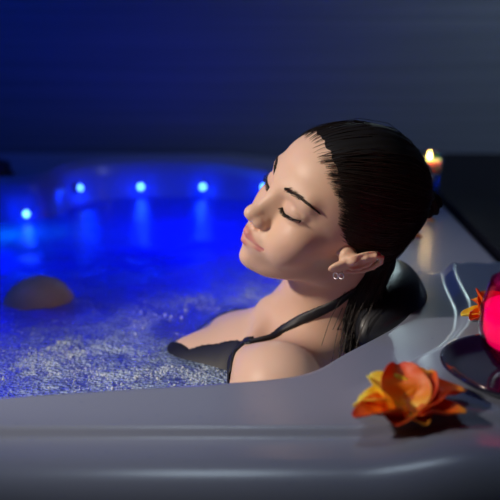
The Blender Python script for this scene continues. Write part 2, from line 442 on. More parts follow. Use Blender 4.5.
# how aerated the water is: 1 white froth, 0 clear
front = sstep(1.88, 1.45, wy + .10 * (fbm(wx * 5, wy * 5, 3, 21) - .5) * 4 - .10 * sstep(-.1, .1, wx))
cl = fbm(wx * 6, wy * 6, 5, 31)
froth = np.clip(front * (.72 + .9 * sstep(.32, .54, cl)), 0, 1)
chest = np.exp(-(((wx + .05) / .11) ** 2 + ((wy - 1.43) / .12) ** 2) ** 1.5)
froth = froth * (1 - chest * .88)
plume = np.exp(-(np.hypot((wx + .50) / 1.3, wy - 2.06) / .16) ** 2) * sstep(.38, .6, fbm(wx * 14, wy * 8, 4, 5)) * .5
milk = np.clip(.93 * (1 - chest * .90), 0, 1)
knee = np.exp(-(np.hypot(wx + .37, wy - 1.54) / .16) ** 2); milk = milk * (1 - .45 * knee); froth = froth * (1 - .5 * knee)
water = mesh('water', np.c_[wx, wy, wz], WF, None)
for nm, arr in (('froth', froth), ('milk', milk), ('plume', plume)):
    at_ = water.data.attributes.new(nm, 'FLOAT', 'POINT'); at_.data.foreach_set('value', arr.astype(np.float32))
tag(water, 'blue-lit bubbling water filling the hot tub', 'water', kind='stuff')
m = M['water'] = bpy.data.materials.new('water'); m.use_nodes = True; nt = m.node_tree; nt.nodes.remove(BS(m)); out = nt.nodes['Material Output']
tc = N(m, 'ShaderNodeTexCoord')
n1 = N(m, 'ShaderNodeTexNoise', i_Scale=55., i_Detail=5., i_Roughness=.65); LK(m, tc, 'Object', n1, 'Vector')
n2 = N(m, 'ShaderNodeTexVoronoi', i_Scale=170.); LK(m, tc, 'Object', n2, 'Vector')
def attr(nm): a = N(m, 'ShaderNodeAttribute', attribute_name=nm); return a
af, am, ap = attr('froth'), attr('milk'), attr('plume')
def math_(op, a, ao, b=None, bo=0, val=None, clamp=False):
    x = N(m, 'ShaderNodeMath', operation=op, use_clamp=clamp); LK(m, a, ao, x, 0)
    if b is not None: LK(m, b, bo, x, 1)
    elif val is not None: x.inputs[1].default_value = val
    return x
add = math_('ADD', n1, 'Fac', math_('MULTIPLY', n2, 'Distance', val=.6), 0)
bst = math_('ADD', math_('MULTIPLY', af, 'Fac', val=.85), 0, val=.22)
bu = N(m, 'ShaderNodeBump', i_Distance=.010); LK(m, add, 0, bu, 'Height'); LK(m, bst, 0, bu, 'Strength')
n3 = N(m, 'ShaderNodeTexNoise', i_Scale=26., i_Detail=6., i_Roughness=.7); LK(m, tc, 'Object', n3, 'Vector')
th_ = N(m, 'ShaderNodeMapRange'); th_.inputs['From Min'].default_value = .41; th_.inputs['From Max'].default_value = .56; n4 = N(m, 'ShaderNodeTexNoise', i_Scale=150., i_Detail=4., i_Roughness=.7); LK(m, tc, 'Object', n4, 'Vector')
LK(m, math_('ADD', math_('MULTIPLY', n3, 'Fac', val=.55), 0, math_('MULTIPLY', n4, 'Fac', val=.45), 0), 0, th_, 0)
fr_ = math_('MULTIPLY', af, 'Fac', math_('ADD', math_('MULTIPLY', th_, 0, val=.75), 0, val=.25), 0, clamp=True)
colm = N(m, 'ShaderNodeMixRGB'); LK(m, fr_, 0, colm, 0); colm.inputs[1].default_value = (.08, .20, .50, 1); colm.inputs[2].default_value = (.72, .86, .95, 1)
di = N(m, 'ShaderNodeBsdfDiffuse'); tl = N(m, 'ShaderNodeBsdfTranslucent')
LK(m, colm, 0, di, 0); LK(m, bu, 0, di, 'Normal'); LK(m, bu, 0, tl, 'Normal')
tcol = N(m, 'ShaderNodeMixRGB'); LK(m, ap, 'Fac', tcol, 0); tcol.inputs[1].default_value = (.5, .42, .95, 1); tcol.inputs[2].default_value = (.9, 1, 1, 1); LK(m, tcol, 0, tl, 0)
dt = N(m, 'ShaderNodeMixShader'); LK(m, di, 0, dt, 2); LK(m, tl, 0, dt, 1)
dm = math_('ADD', math_('MULTIPLY', fr_, 0, val=.80), 0, val=.10, clamp=True); LK(m, dm, 0, dt, 0)
trn = N(m, 'ShaderNodeBsdfTransparent'); trn.inputs[0].default_value = (.72, .80, .95, 1)
mk = math_('MULTIPLY', am, 'Fac', math_('ADD', math_('MULTIPLY', n3, 'Fac', val=.35), 0, val=.78), 0, clamp=True)
mt = N(m, 'ShaderNodeMixShader'); LK(m, mk, 0, mt, 0); LK(m, trn, 0, mt, 1); LK(m, dt, 0, mt, 2)
gl = N(m, 'ShaderNodeBsdfGlossy'); gl.inputs['Roughness'].default_value = .24; LK(m, bu, 0, gl, 'Normal')
fz = N(m, 'ShaderNodeFresnel'); fz.inputs[0].default_value = 1.33; LK(m, bu, 0, fz, 'Normal')
mg = N(m, 'ShaderNodeMixShader'); LK(m, fz, 0, mg, 0); LK(m, mt, 0, mg, 1); LK(m, gl, 0, mg, 2); LK(m, mg, 0, out, 0)
water.data.materials.append(m)

# ------------------------------------------------------------------ the person
HM = np.array([[0.32392343, -0.85162689, -0.41207433], [-0.88503401, -0.42669483, 0.18613521], [0.33434773, -0.30440625, 0.89193522]])
HO = np.array([.10526, 1.23852, .13508]); HS = 1.12e-3
def to_head(P): return ((P - HO) @ HM.T / HS).astype(np.float32)
def from_head(q): return HO + (np.asarray(q, float) * HS) @ HM
T0 = np.array([.088, 1.315, -.035]); TD = np.array([-.74, .42, -.575]); TD /= np.linalg.norm(TD)
TL = np.array([-.47, -.88, .0]); TL -= TD * (TL @ TD); TL /= np.linalg.norm(TL); TN = np.cross(TL, TD); TN = TN if TN[2] > 0 else -TN
def tp(l, d, n): return T0 + TL * l + TD * d + TN * n
def tors(P): return np.stack([(P - T0) @ TL, (P - T0) @ TD, (P - T0) @ TN], -1)
def ear(q):                                                  # q: head space, left side (a > 0)
    e0 = np.array([79.5, -8, -6], np.float32)
    w_ = np.array([13, -45, 37], np.float32); w_ /= np.linalg.norm(w_)      # towards the top of the ear
    o_ = np.array([.86, .10, -.42], np.float32); o_ -= w_ * (o_ @ w_); o_ /= np.linalg.norm(o_)   # outwards
    f_ = np.cross(w_, o_); f_ = f_ if f_[1] + f_[2] > 0 else -f_      # towards the face
    r = np.stack([(q - e0) @ f_, (q - e0) @ w_, (q - e0) @ o_], -1)
    d = ell(r, (-1, 4, -2), (17, 25, 3.2))
    d = smin(d, ell(r, (3, -23, -1), (9, 12, 3.6)), 6)        # lobe
    hel = [(6, 2, 0), (9, 12, 1), (7, 22, 2), (0, 28, 3), (-10, 25, 3.5), (-16, 15, 3.5), (-17.5, 3, 3), (-15, -8, 2), (-9, -17, 1)]
    for a, b in zip(hel[:-1], hel[1:]): d = smin(d, cap(r, a, b, 2.9), 1.6)
    ant = [(-3, 20, 1.5), (-8, 10, 2.5), (-9, 0, 2.5), (-6, -8, 2), (1, -13, 1)]
    for a, b in zip(ant[:-1], ant[1:]): d = smin(d, cap(r, a, b, 2.6), 2)
    d = smax(d, -ell(r, (1.5, -1, 2), (7.5, 10, 6)), 2)        # concha
    d = smax(d, -ell(r, (-1, 20, 5), (7, 3.0, 3)), 1.5)
    d = smin(d, ell(r, (10, -4, 1), (4, 6, 4)), 2.5)           # tragus
    return smin(d, cap(q, (68, 2, -4), (76, -2, -4), 11, 8), 5)
def head(q, with_ear=True):
    a = np.abs(q[:, 0]); s = np.stack([a, q[:, 1], q[:, 2]], -1)
    d = ell(q, (0, -20, 42), (72, 92, 82))
    d = smin(d, ell(q, (0, 23, 54), (60, 58, 52)), 18)
    d = smin(d, ell(q, (0, 20, 2), (60, 60, 64)), 22)
    d = smin(d, cap(s, (44, 4, -50), (12, 62, -66), 15, 14), 22)
    d = smin(d, ell(s, (0, 42, -54), (32, 42, 32)), 16)
    d = smin(d, ell(s, (0, 79, -67), (14, 15, 13)), 14)         # chin
    d = smin(d, ell(s, (39, 54, -4), (21, 21, 18)), 18)         # cheekbone
    d = smin(d, ell(s, (30, 58, -27), (24, 26, 24)), 18)
    d = smin(d, ell(s, (0, 73, -38), (26, 26, 24)), 12)         # round the mouth
    d = smin(d, cap(s, (8, 75, 40), (41, 63, 42), 8, 8), 16)    # brow
    d = smax(d, -ell(s, (26, 95, 23), (15, 19, 10)), 13)        # eye socket
    d = smin(d, ell(s, (30, 63.5, 24), (18, 15.5, 14)), 6)        # closed lids over the eye
    d = smin(d, cap(q, (0, 75, 36), (0, 97, 0), 8, 8), 13)       # nose
    d = smin(d, cap(q, (0, 66, 32), (0, 84, -6), 9, 13), 9)
    d = smin(d, ell(q, (0, 101, -5), (9.5, 10.5, 8.5)), 8)
    d = smin(d, ell(s, (10.5, 91, -10), (6.5, 10, 7.5)), 6)
    d = smin(d, cap(q, (0, 98, -11), (0, 86, -20), 4.5, 5), 5)
    d = smax(d, -ell(s, (7.0, 93.5, -18.5), (4.0, 7.5, 5.2)), 1.6)      # nostril
    d = d + (np.exp(-(pdist(s, [(15.5, 93, -3), (18.5, 88, -8), (17.5, 86, -15)]) / 1.6) ** 2) * 1.1).astype(np.float32)
    d = smax(d, -cap(q, (0, 99.5, -22), (0, 101.5, -28), 1.6), 3)    # philtrum
    d = smin(d, cap(s, (3, 96.5, -32), (23, 84, -36.5), 5.2, 2.2), 2.6)    # lips
    d = smin(d, cap(s, (0, 95, -43), (19, 86, -40.5), 6.8, 3.0), 2.8)
    g = np.exp(-(pdist(s, MOUTH) / 1.3) ** 2) * 2.2
    d = d + g.astype(np.float32)
    d = smax(d, -ell(q, (0, 106, -56), (20, 9, 6)), 9)           # under the lower lip
    # lid line: where the lashes root
    L = LID
    g = np.exp(-(polyd(s, L) / 1.3) ** 2) * 1.5 + np.exp(-(polyd(s, FOLD) / 2.2) ** 2) * 1.3
    d = d + g.astype(np.float32)
    if with_ear:
        near = (a > 55) & (np.abs(q[:, 1]) < 60) & (np.abs(q[:, 2]) < 60)
        if near.any():
            e = ear(s[near]); d = d.copy(); d[near] = smin(d[near], e, 3)
    return d
MOUTH = [(0, 102.5, -37.2), (8, 100, -37.0), (16, 95, -37.6), (23, 88.5, -37.4), (27, 84.5, -36.4)]
def lidpt(a, c): return (a, 79.5 - .020 * (a - 22) ** 2, c)
LID = [(17.5, 78.5, 18.5), (20, 77, 16.0), (24, 76.5, 15.4), (29.5, 77.4, 17), (35.2, 77.6, 19.4), (42.3, 74.5, 20.7), (48, 67.3, 22.9)]
FOLD = [(19, 81, 27), (25, 82, 32.0), (32, 80.5, 34.0), (40, 76, 33), (47, 69, 29)]
def pdist(s, L):
    t = np.full(len(s), 99., np.float32)
    for p0, p1 in zip(L[:-1], L[1:]): t = np.minimum(t, cap(s, p0, p1, 0))
    return t
def polyd(s, L):
    r = np.full(len(s), 99., np.float32)
    near = (s[:, 0] < 62) & (s[:, 1] > 48) & (np.abs(s[:, 2] - 24) < 26)
    if near.any():
        t = r[near]
        for p0, p1 in zip(L[:-1], L[1:]): t = np.minimum(t, cap(s[near], p0, p1, 0))
        r[near] = t
    return r
def neck_d(P):
    nk = cap(P, from_head((0, -22, -20)), T0 + np.array([.006, .0, -.005]), .058, .055)
    return nk
SL, SR = tp(.170, .035, -.005), tp(-.165, .045, -.01)
SL = np.array([.038, 1.157, -.080])
EL_ = SL + np.array([-.10, -.005, -.27]); ER_ = SR + np.array([-.06, .12, -.27])
HIP = tp(0, .60, -.05); KN = np.array([-.372, 1.575, -.113]); KF = np.array([-.52, 1.95, -.22])
def body(P):
    P = P.astype(np.float32); q = to_head(P)
    d = np.full(len(P), 9., np.float32)
    nk = neck_d(P)
    # sternomastoid cords and throat
    nk = smin(nk, cap(P, from_head((44, -12, -40)), tp(.022, .035, .040), .013, .009), .020)
    nk = smin(nk, cap(P, from_head((-44, -12, -40)), tp(-.022, .035, .040), .013, .009), .020)
    d = nk
    T = np.stack([(P - T0) @ TL, (P - T0) @ TD, (P - T0) @ TN], -1).astype(np.float32)
    ch = ell(T, (0, .17, -.028), (.140, .20, .092))
    ch = smin(ch, ell(T, (0, .42, -.03), (.125, .20, .085)), .06)
    ch = smin(ch, ell(T, (0, .55, -.14), (.165, .15, .105)), .06)
    for s in (1, -1):
        ch = smin(ch, ell(T, (s * .073, .200, .010), (.066, .075, .056)), .035)
        ch = smin(ch, cap(T, (s * .02, .038, .036), (s * .145, .040, .000), .009, .009), .022)   # collarbone
        ch = smin(ch, cap(T, (s * .030, -.03, -.042), (s * .125, .030, -.042), .033, .034), .045)     # trapezius
    d = smin(d, ch, .045)
    EL = EL_; WL = EL + np.array([-.24, .10, -.05])
    ER = ER_; WR = ER + np.array([-.24, -.02, -.04])
    for S_, E_, W_, s in ((SL, EL, WL, 1), (SR, ER, WR, -1)):
        d = smin(d, sph(P, S_, .060 if s > 0 else .052), .045)
        d = smin(d, cap(P, S_, E_, .047, .038), .03); d = smin(d, cap(P, E_, W_, .038, .025), .015)
        hd = (W_ - E_) / np.linalg.norm(W_ - E_); sd = np.cross(hd, [0, 0, 1]); sd /= np.linalg.norm(sd)
        d = smin(d, cap(P, W_ + hd * .02, W_ + hd * .085, .028, .030), .02)
        for k, ln in zip((-1.5, -.5, .5, 1.5), (.062, .075, .08, .07)):
            b = W_ + hd * .095 + sd * k * .018; d = smin(d, cap(P, b, b + hd * ln + np.array([0, 0, -.02]), .0095, .007), .006)
        d = smin(d, cap(P, W_ + hd * .03 + sd * .03 * s, W_ + hd * .09 + sd * .055 * s, .011, .008), .008)
    hl, hr = tp(.085, .58, -.18), tp(-.085, .58, -.18)
    fl = KN + np.array([-.20, .10, -.41]); fr2 = KF + np.array([-.22, .02, -.34])
    for h_, k_, f_ in ((hl, KN, fl), (hr, KF, fr2)):
        d = smin(d, cap(P, h_, k_, .084, .066), .05); d = smin(d, cap(P, k_, f_, .063, .038), .012)
        d = smin(d, cap(P, f_, f_ + np.array([-.17, .05, -.02]), .036, .026), .02)
    near = (np.abs(q) < 190).all(1)
    if near.any():
        hd_ = head(q[near]) * HS
        d = d.copy(); d[near] = smin(d[near], hd_, .016)
    hb = sph(P, HO, .16)
    d[~near] = np.minimum(d[~near], hb[~near])
    return d
def axis(segs):
    out_ = [segs[0][0]]
    for a, b, s in segs:
        n = max(1, int(round((b - a) / s))); out_ += list(np.linspace(a, b, n + 1)[1:])
    return np.array(out_)
AX = axis([(-1.0, -.22, .010), (-.22, -.045, .0035), (-.045, .20, .0015), (.20, .33, .006)])
AY = axis([(1.02, 1.11, .0035), (1.11, 1.40, .0015), (1.40, 1.56, .005), (1.56, 2.25, .010)])
AZ = axis([(-.70, -.20, .011), (-.20, -.02, .0032), (-.02, .27, .0015), (.27, .32, .006)])
BV, BF = nets(body, AX, AY, AZ)
def laplacian_relax(V, F, it, w):
    pass
# colours that belong to the skin itself: lips, cheeks, lids
Q = to_head(BV); s_ = np.stack([np.abs(Q[:, 0]), Q[:, 1], Q[:, 2]], -1)
lipd = np.minimum(cap(s_, (3, 96.5, -32.4), (25, 84, -36.6), 5.0, 2.0), cap(s_, (0, 95, -42.7), (23, 86, -39.6), 6.4, 2.0))
lip = sstep(1.5, 0, lipd) * (Q[:, 1] > 74)
cheek = np.exp(-(np.linalg.norm(s_ - np.array([44, 62, -14]), axis=1) / 20) ** 2) * .35
lid_tint = np.exp(-(np.linalg.norm((s_ - np.array([33, 78, 27])) / np.array([1.3, 2, .8]), axis=1) / 10) ** 2) * .35  # slightly darker tone over the upper lids
person = mesh('person', BV, BF, None)
for nm, arr in (('lip', lip), ('cheek', cheek), ('lid', lid_tint)):
    at_ = person.data.attributes.new(nm, 'FLOAT', 'POINT'); at_.data.foreach_set('value', arr.astype(np.float32))
tag(person, 'woman with dark tied-back hair and black swimsuit reclining in the hot tub, eyes closed', 'person')
m = M['skin'] = node_mat('skin', (.80, .52, .37), .46, Specular_IOR_Level=.35, Subsurface_Weight=.18, Subsurface_Scale=.005)
BS(m).inputs['Subsurface Radius'].default_value = (1, .35, .2)
def mixcol(prev, nm, col):
    a = N(m, 'ShaderNodeAttribute', attribute_name=nm); x = N(m, 'ShaderNodeMixRGB'); LK(m, a, 'Fac', x, 0)
    if isinstance(prev, tuple): x.inputs[1].default_value = prev
    else: LK(m, prev, 0, x, 1)
    x.inputs[2].default_value = (*col, 1); return x
c = mixcol((.80, .52, .37, 1), 'cheek', (.80, .38, .28)); c = mixcol(c, 'lid', (.62, .38, .30)); c = mixcol(c, 'lip', (.70, .26, .24)); LK(m, c, 0, BS(m), 'Base Color')
bump(m, 700, .08, .0006, 3)
person.data.materials.append(m)
from mathutils.bvhtree import BVHTree
BVH = BVHTree.FromPolygons([tuple(v) for v in BV], [tuple(f) for f in BF])
def pchild(o): o.parent = person; return o
def cast(px, py, bvh=None):
    d = np.array([(px - 250) / FPX, 0, 0]) + FW + UP * ((250 - py) / FPX)
    h = (bvh or BVH).ray_cast(Vector(CAM), Vector(d).normalized()); return None if h[0] is None else (np.array(h[0]), np.array(h[1]))

# hair
def hline(c): return np.interp(c, [-90, -70, -45, -22, -8, 8, 22, 40, 60, 80, 95, 110, 125], [-60, -62, -45, -34, -6, 14, 24, 30, 38, 54, 66, 76, 80])
def hair_vol(q):
    d = ell(q, (0, -23, 42), (76, 93, 85)); d = smin(d, ell(q, (0, 22, 54), (64.5, 59, 55)), 16)
    d = smin(d, ell(q, (0, -45, -5), (62, 58, 55)), 22)
    return d
BUNC = np.array([0., -134, 36])
def aty(px, py, y):
    d = np.array([(px - 250) / FPX, 0, 0]) + FW + UP * ((250 - py) / FPX); return CAM + d * (y / d[1])
LOCK = [(aty(378, 262, 1.27), .026), (aty(362, 290, 1.262), .027), (aty(352, 318, 1.262), .022), (aty(346, 345, 1.25), .015)]
def hair(P):
    q = to_head(P.astype(np.float32)); d = hair_vol(q)
    d = smax(d, (q[:, 1] - hline(q[:, 2]) + 3 + 4 * sstep(70, 95, q[:, 2])) * .6, 13)
    d = smax(d, -(ear(np.stack([np.abs(q[:, 0]), q[:, 1], q[:, 2]], -1)) - 1.0), 1.5)
    d = smax(d, -(q[:, 2] + 72), 6)
    for (a, ra), (b, rb) in zip(LOCK[:-1], LOCK[1:]): d = smin(d, cap(P.astype(np.float32), a, b, ra, rb) / HS, 12)
    rr = q - BUNC; ph = np.arctan2(rr[:, 0], rr[:, 2]); ln = np.sqrt((rr ** 2).sum(-1))
    d = d - 3.4 * (fbm(ph * 7 + 30, ln * .012 + 5, 3, 51) - .45) * sstep(0, 25, hline(q[:, 2]) - q[:, 1])
    return d * HS
hl_ = [np.arange(-.02, .30, .0021), np.arange(1.07, 1.42, .0021), np.arange(-.09, .31, .0021)]
HV, HF = nets(hair, *hl_)
m = M['hair'] = node_mat('hair', (.008, .006, .006), .62, Specular_IOR_Level=.25)
M['hair2'] = node_mat('hair_strand', (.020, .012, .009), .45, Specular_IOR_Level=.4)
hair_o = pchild(mesh('hair', HV, HF, M['hair'])); hair_o['label'] = 'dark brown hair combed back into a bun'
def bun(P):
    q = to_head(P.astype(np.float32)); r = q - BUNC
    return (ell(q, BUNC, (17, 16, 17)) + 1.2 * np.sin(np.arctan2(r[:, 0], r[:, 2]) * 5 + r[:, 1] * .5)) * HS
bc = from_head(BUNC); ax3 = [np.arange(bc[i] - .03, bc[i] + .03, .0015) for i in range(3)]
bun_o = mesh('hair_bun', *nets(bun, *ax3), M['hair']); bun_o.parent = hair_o
HB = BVHTree.FromPolygons([tuple(v) for v in HV], [tuple(f) for f in HF])
def strands():
    paths = []
    r = np.random.default_rng(3)
    cs = np.r_[r.uniform(-14, 112, 1500), r.uniform(-70, 0, 250)]
    for c in cs:
        for sgn in ((1,) if c < 95 and r.random() < .78 else (-1,)):
            b0 = float(hline(c)) + r.uniform(-5, 3.5)
            if c > 75:  b0 += r.uniform(-7, 2)
            # start on the surface at height c, brow-side, at side sgn
            lo, hi = 0., 90.
            for _ in range(22):
                mid = (lo + hi) / 2
                if hair_vol(np.array([[sgn * mid, b0, c]], np.float32))[0] < 0: lo = mid
                else: hi = mid
            if lo < .5: continue
            lo = lo if c < 95 else lo * r.uniform(.0, 1) ** .5
            p = np.array([sgn * lo, b0, c]); target = BUNC + np.array([r.normal(0, 5), 8, r.normal(0, 5)])
            n = 13; P = []
            lift = r.uniform(.3, 1.9) if r.random() < .93 else r.uniform(2, 4.5); ph = r.uniform(0, 6); amp = r.uniform(0, 2.)
            for i in range(n):
                t = i / (n - 1); x = p * (1 - t) + target * t; x = x - np.array([0, -25, 40]) * 0
                cen = np.array([0, -25, 40]); v = x - cen; v = v / (np.linalg.norm(v) + 1e-6)
                # push out to the hair surface along v
                a_, b_ = 20., 150.
                for _ in range(14):
                    mm = (a_ + b_) / 2
                    if hair_vol((cen + v * mm)[None].astype(np.float32))[0] < 0: a_ = mm
                    else: b_ = mm
                wv = amp * math.sin(ph + t * 7) * (1 - abs(2 * t - 1))
                P.append(cen + v * (a_ + lift * min(1, t * 6) - .6 + .5 * wv) + np.array([0, 0, wv]))
            P = np.array(P)
            if c < 20:
                e = ear(np.c_[np.abs(P[:, 0]), P[:, 1], P[:, 2]].astype(np.float32))
                if (e < .5).any(): continue
            W_ = from_head(P); R_ = r.uniform(.00022, .0006) * np.clip(np.minimum(np.linspace(.25, 3, n), np.linspace(3, .8, n)), .2, 1)
            paths.append((W_, R_))
    for k in range(90):
        o3 = r.normal(0, .009, 3); w3 = r.uniform(.003, .008); f3 = r.uniform(0, 6)
        pts = np.array([np.array(c) + o3 * (.6 + .5 * i) + np.array([w3 * math.sin(f3 + i * 1.3), 0, 0]) for i, (c, _) in enumerate(LOCK)])
        t = np.linspace(0, 3, 12); pts = np.stack([np.interp(t, range(4), pts[:, i]) for i in range(3)], -1)
        pts[:, 1] -= .018 + .006 * r.random()
        paths.append((pts, .00045))
    return paths
st_o = tubes('hair_strands', strands(), M['hair2'], hair_o, 0); st_o['kind'] = 'stuff'

# brows and lashes
def near_skin(q):
    h = BVH.find_nearest(Vector(from_head(q))); return np.array(h[0]), np.array(h[1])
def hair_tuft(P, D, L, r0, curl=None, n=4):
    D = D / np.linalg.norm(D); pts = []
    for i in range(n):
        t = i / (n - 1); pts.append(P + D * L * t + (curl * L * t * t if curl is not None else 0))
    return np.array(pts), r0 * np.linspace(1, .25, n)
M['brow'] = node_mat('brow_hair', (.030, .016, .010), .6)
M['lash'] = node_mat('lash', (.004, .003, .003), .5)
BROW = np.array([(15, 82.5, 42.5), (22, 82, 45.2), (30, 79, 46.6), (39, 74.2, 47.6), (48, 67, 46.4), (55, 55, 41.5)], float)
def poly_at(P, t):
    x = t * (len(P) - 1); i = min(int(x), len(P) - 2); return P[i] + (P[i + 1] - P[i]) * (x - i), P[i + 1] - P[i]
for sd in (1, -1):
    paths = []
    for k in range(380):
        t = rng.random() ** .9; p, tg = poly_at(BROW, t); wd = 3.5 * (1 - .72 * max(0, t - .35) / .65) * (.55 + .45 * min(1, t * 5))
        p = p + np.array([0, 0, rng.normal(0, .42) * wd]); p[0] *= sd; tg = tg * np.array([sd, 1, 1])
        P, n_ = near_skin(p); tg = tg / np.linalg.norm(tg) + np.array([0, 0, .7 * (1 - t) - .15])
        paths.append(hair_tuft(P, from_head(tg) - HO, .006, .00026, n_ * .12))
        paths[-1] = (paths[-1][0] + n_ * .0002, paths[-1][1])
    o = pchild(tubes('eyebrow', paths, M['brow'], None, 0)); o['label'] = 'dark brown eyebrow'
    paths = []
    LD = np.array(LID, float)
    for k in range(60):
        t = k / 59; p, tg = poly_at(LD, t); p = p * np.array([sd, 1, 1]); P, n_ = near_skin(p)
        D = np.array([sd * (.15 + .75 * t), .75 - .3 * t, -.62]); D = from_head(D) - HO
        for _ in range(2):
            paths.append(hair_tuft(P, D + rng.normal(0, .00012, 3), rng.uniform(.0048, .0078), .00036, (from_head((0, .5, .8)) - HO) / HS * .45))
    # the line of the lashes itself
    LN = [near_skin(poly_at(LD, t)[0] * np.array([sd, 1, 1])) for t in np.linspace(0.02, 1, 24)]
    paths.append((np.array([a + b * .0001 for a, b in LN]), .00062))
    o = pchild(tubes('eyelashes', paths, M['lash'], None, 0)); o['label'] = 'thick black lashes of the closed eye'

# swimsuit: a shell over the body, cut by its neckline

_c = [tors(h[0][None])[0][:2] for h in (cast(*p) for p in [(266, 335), (252, 338.5), (238, 341), (222, 343.5), (205, 346), (190, 350)]) if h is not None]
SUIT = np.array([tuple(p) for p in _c] + [(.055, .215), (.036, .30), (-.05, .32), (-.05, .8), (.3, .8), (.3, _c[0][1] + .03), (_c[0][0] + .012, _c[0][1] + .006)])
STRAP = [(tuple(tors(h[0][None])[0])) for h in (cast(*p) for p in [(236, 347), (250, 343), (264, 340), (282, 330), (300, 320), (320, 311), (336, 303)]) if h is not None]
NB = from_head((0, -22, -20)) * .30 + T0 * .70 - TN * .066
_a, _b = np.array(STRAP[-2]), np.array(STRAP[-1])
STRAP += [tuple(_b + (_b - _a) / np.linalg.norm(_b - _a) * .04), tuple(tors(NB[None])[0])]
def poly_sd(x, y, P):
    d = np.full(x.shape, 9., np.float32); ins = np.zeros(x.shape, bool)
    for a, b in zip(P, np.roll(P, -1, 0)):
        e = b - a; t = np.clip(((x - a[0]) * e[0] + (y - a[1]) * e[1]) / (e @ e), 0, 1)
        d = np.minimum(d, np.hypot(x - a[0] - t * e[0], y - a[1] - t * e[1]))
        c = (a[1] > y) != (b[1] > y)
        ins ^= c & (x < (b[0] - a[0]) * (y - a[1]) / (b[1] - a[1] + 1e-12) + a[0])
    return np.where(ins, -d, d)
def suit(P):
    T = tors(P); A = np.abs(T[:, 0]); reg = poly_sd(A, T[:, 1], SUIT)
    S3 = np.stack([A, T[:, 1], T[:, 2]], -1); sd = np.full(len(P), 9.)
    for a, b in zip(STRAP[:-1], STRAP[1:]):
        a2, b2 = (A * 0 + 1)[:, None] * np.array(a), np.array(b) - np.array(a)
        t = np.clip(((S3 - np.array(a)) @ b2) / (b2 @ b2), 0, 1)
        e = S3 - np.array(a) - t[:, None] * b2; e[:, 2] *= .8
        sd = np.minimum(sd, np.sqrt((e ** 2).sum(-1)) - .0062)
    arm = np.minimum(sph(P, SL, .060), np.minimum(cap(P, SL, EL_, .047, .038), cap(P, SR, ER_, .05, .038)))
    reg = np.minimum(np.maximum(reg, .008 - arm), sd)
    d = body(P) - .0032
    lim = np.maximum(reg, np.maximum(T[:, 1] - .66, .26 - np.linalg.norm(P - KN, axis=1)))
    return smax(d, lim.astype(np.float32), .0015)
SV, SF = nets(suit, axis([(-.48, -.20, .006), (-.20, .19, .0028), (.19, .22, .006)]), axis([(1.12, 1.56, .003), (1.56, 1.72, .008)]), axis([(-.50, -.20, .008), (-.20, .09, .0028)]))
M['suit'] = node_mat('swimsuit_fabric', (.005, .005, .008), .55)
o = pchild(mesh('swimsuit', SV, SF, M['suit'])); o['label'] = 'black halter-neck swimsuit'

# earrings
EARW = from_head((74, 12, -24))
for q0 in ((75.5, 11, -26.5), (76.5, 4, -25.5)):
    c0 = from_head(q0); ring_ = []
    e1 = np.array([.25, -.35, 0]); e1 /= np.linalg.norm(e1)
    for k in range(15):
        a = 2 * PI * k / 14; ring_.append(c0 + .0040 * (math.cos(a) * np.array([0, 0, 1.]) + math.sin(a) * np.array([.75, -.66, 0])) + np.array([0, 0, -.0035]))
    o = pchild(tubes('hoop_earring', [(np.array(ring_), .0008)], M['silver'], None, 2)); o['label'] = 'small silver hoop earring'
h = cast(377, 259)
if h is not None:
    o = pchild(lathe('ear_stud', [(.0001, -.001), (.0016, -.001), (.0018, .0006), (.0001, .0020)], M['silver'], n=12)); o.location = h[0] + h[1] * .0005
    o.rotation_euler = Vector(h[1]).to_track_quat('Z', 'Y').to_euler()

# ------------------------------------------------------------------ things on the rim
bpy.context.view_layer.update()
SHV = [shell.matrix_world @ v.co for v in shell.data.vertices]
TB = BVHTree.FromPolygons(SHV, [tuple(p.vertices) for p in shell.data.polygons])
def rim_z(x, y):
    h = TB.ray_cast(Vector((x, y, .5)), Vector((0, 0, -1))); return h[0].z if h[0] is not None else 0.
def candle(name, x, y, z, H, R_, prof, liquid, wax_z, wax_h, wax_r, gm, wm, lm, lab, flame=1., power=.1, col=(1, .6, .25)):
    t = empty(name, (x, y, z), label=lab, cat='candle')
    inner = [(max(r_ - .0022, .0001), zz + .003) for r_, zz in prof[::-1]]; inner[0] = (prof[-1][0] - .0022, prof[-1][1])
    lathe('glass_cup', prof + inner, gm, t, 56)
    if liquid: lathe('water_fill', liquid, lm, t, 40)
    lathe('wax', [(.0001, wax_z), (wax_r * .92, wax_z), (wax_r, wax_z + wax_h * .3), (wax_r, wax_z + wax_h), (wax_r * .85, wax_z + wax_h * .93), (.0001, wax_z + wax_h * .85)], wm, t, 40)
    tubes('wick', [(np.array([(0, 0, wax_z + wax_h * .8), (0, 0, wax_z + wax_h * .85 + .007)]), .0008)], M['wick'], t)
    f = lathe('flame', [(.0001, 0), (.0030 * flame, .003 * flame), (.0038 * flame, .007 * flame), (.0022 * flame, .013 * flame), (.0001, .020 * flame)], M['flame'], t, 20)
    f.location = (0, 0, wax_z + wax_h * .85 + .004)
    l = lamp('flame_light', 'POINT', (x, y, z + wax_z + wax_h + .016), power, col, shadow_soft_size=.004); l.parent = t; l.location = (0, 0, wax_z + wax_h + .016)
    return t
zc_ = rim_z(.409, 2.11)
M['teal_fill'] = glass('teal_fill', (.55, .86, .86))
candle('candle_glass', .409, 2.11, zc_, .115, .030, [(.0001, 0), (.022, 0), (.0245, .004), (.026, .03), (.028, .07), (.0305, .112), (.030, .114)],
       [(.0001, .006), (.0225, .006), (.0245, .03), (.0262, .066), (.0001, .066)], .068, .030, .0272, M['teal_glass'], M['wax'], M['teal_fill'],
       'small lit candle floating in a tall teal glass on the far rim behind the head', flame=.95, power=.16)
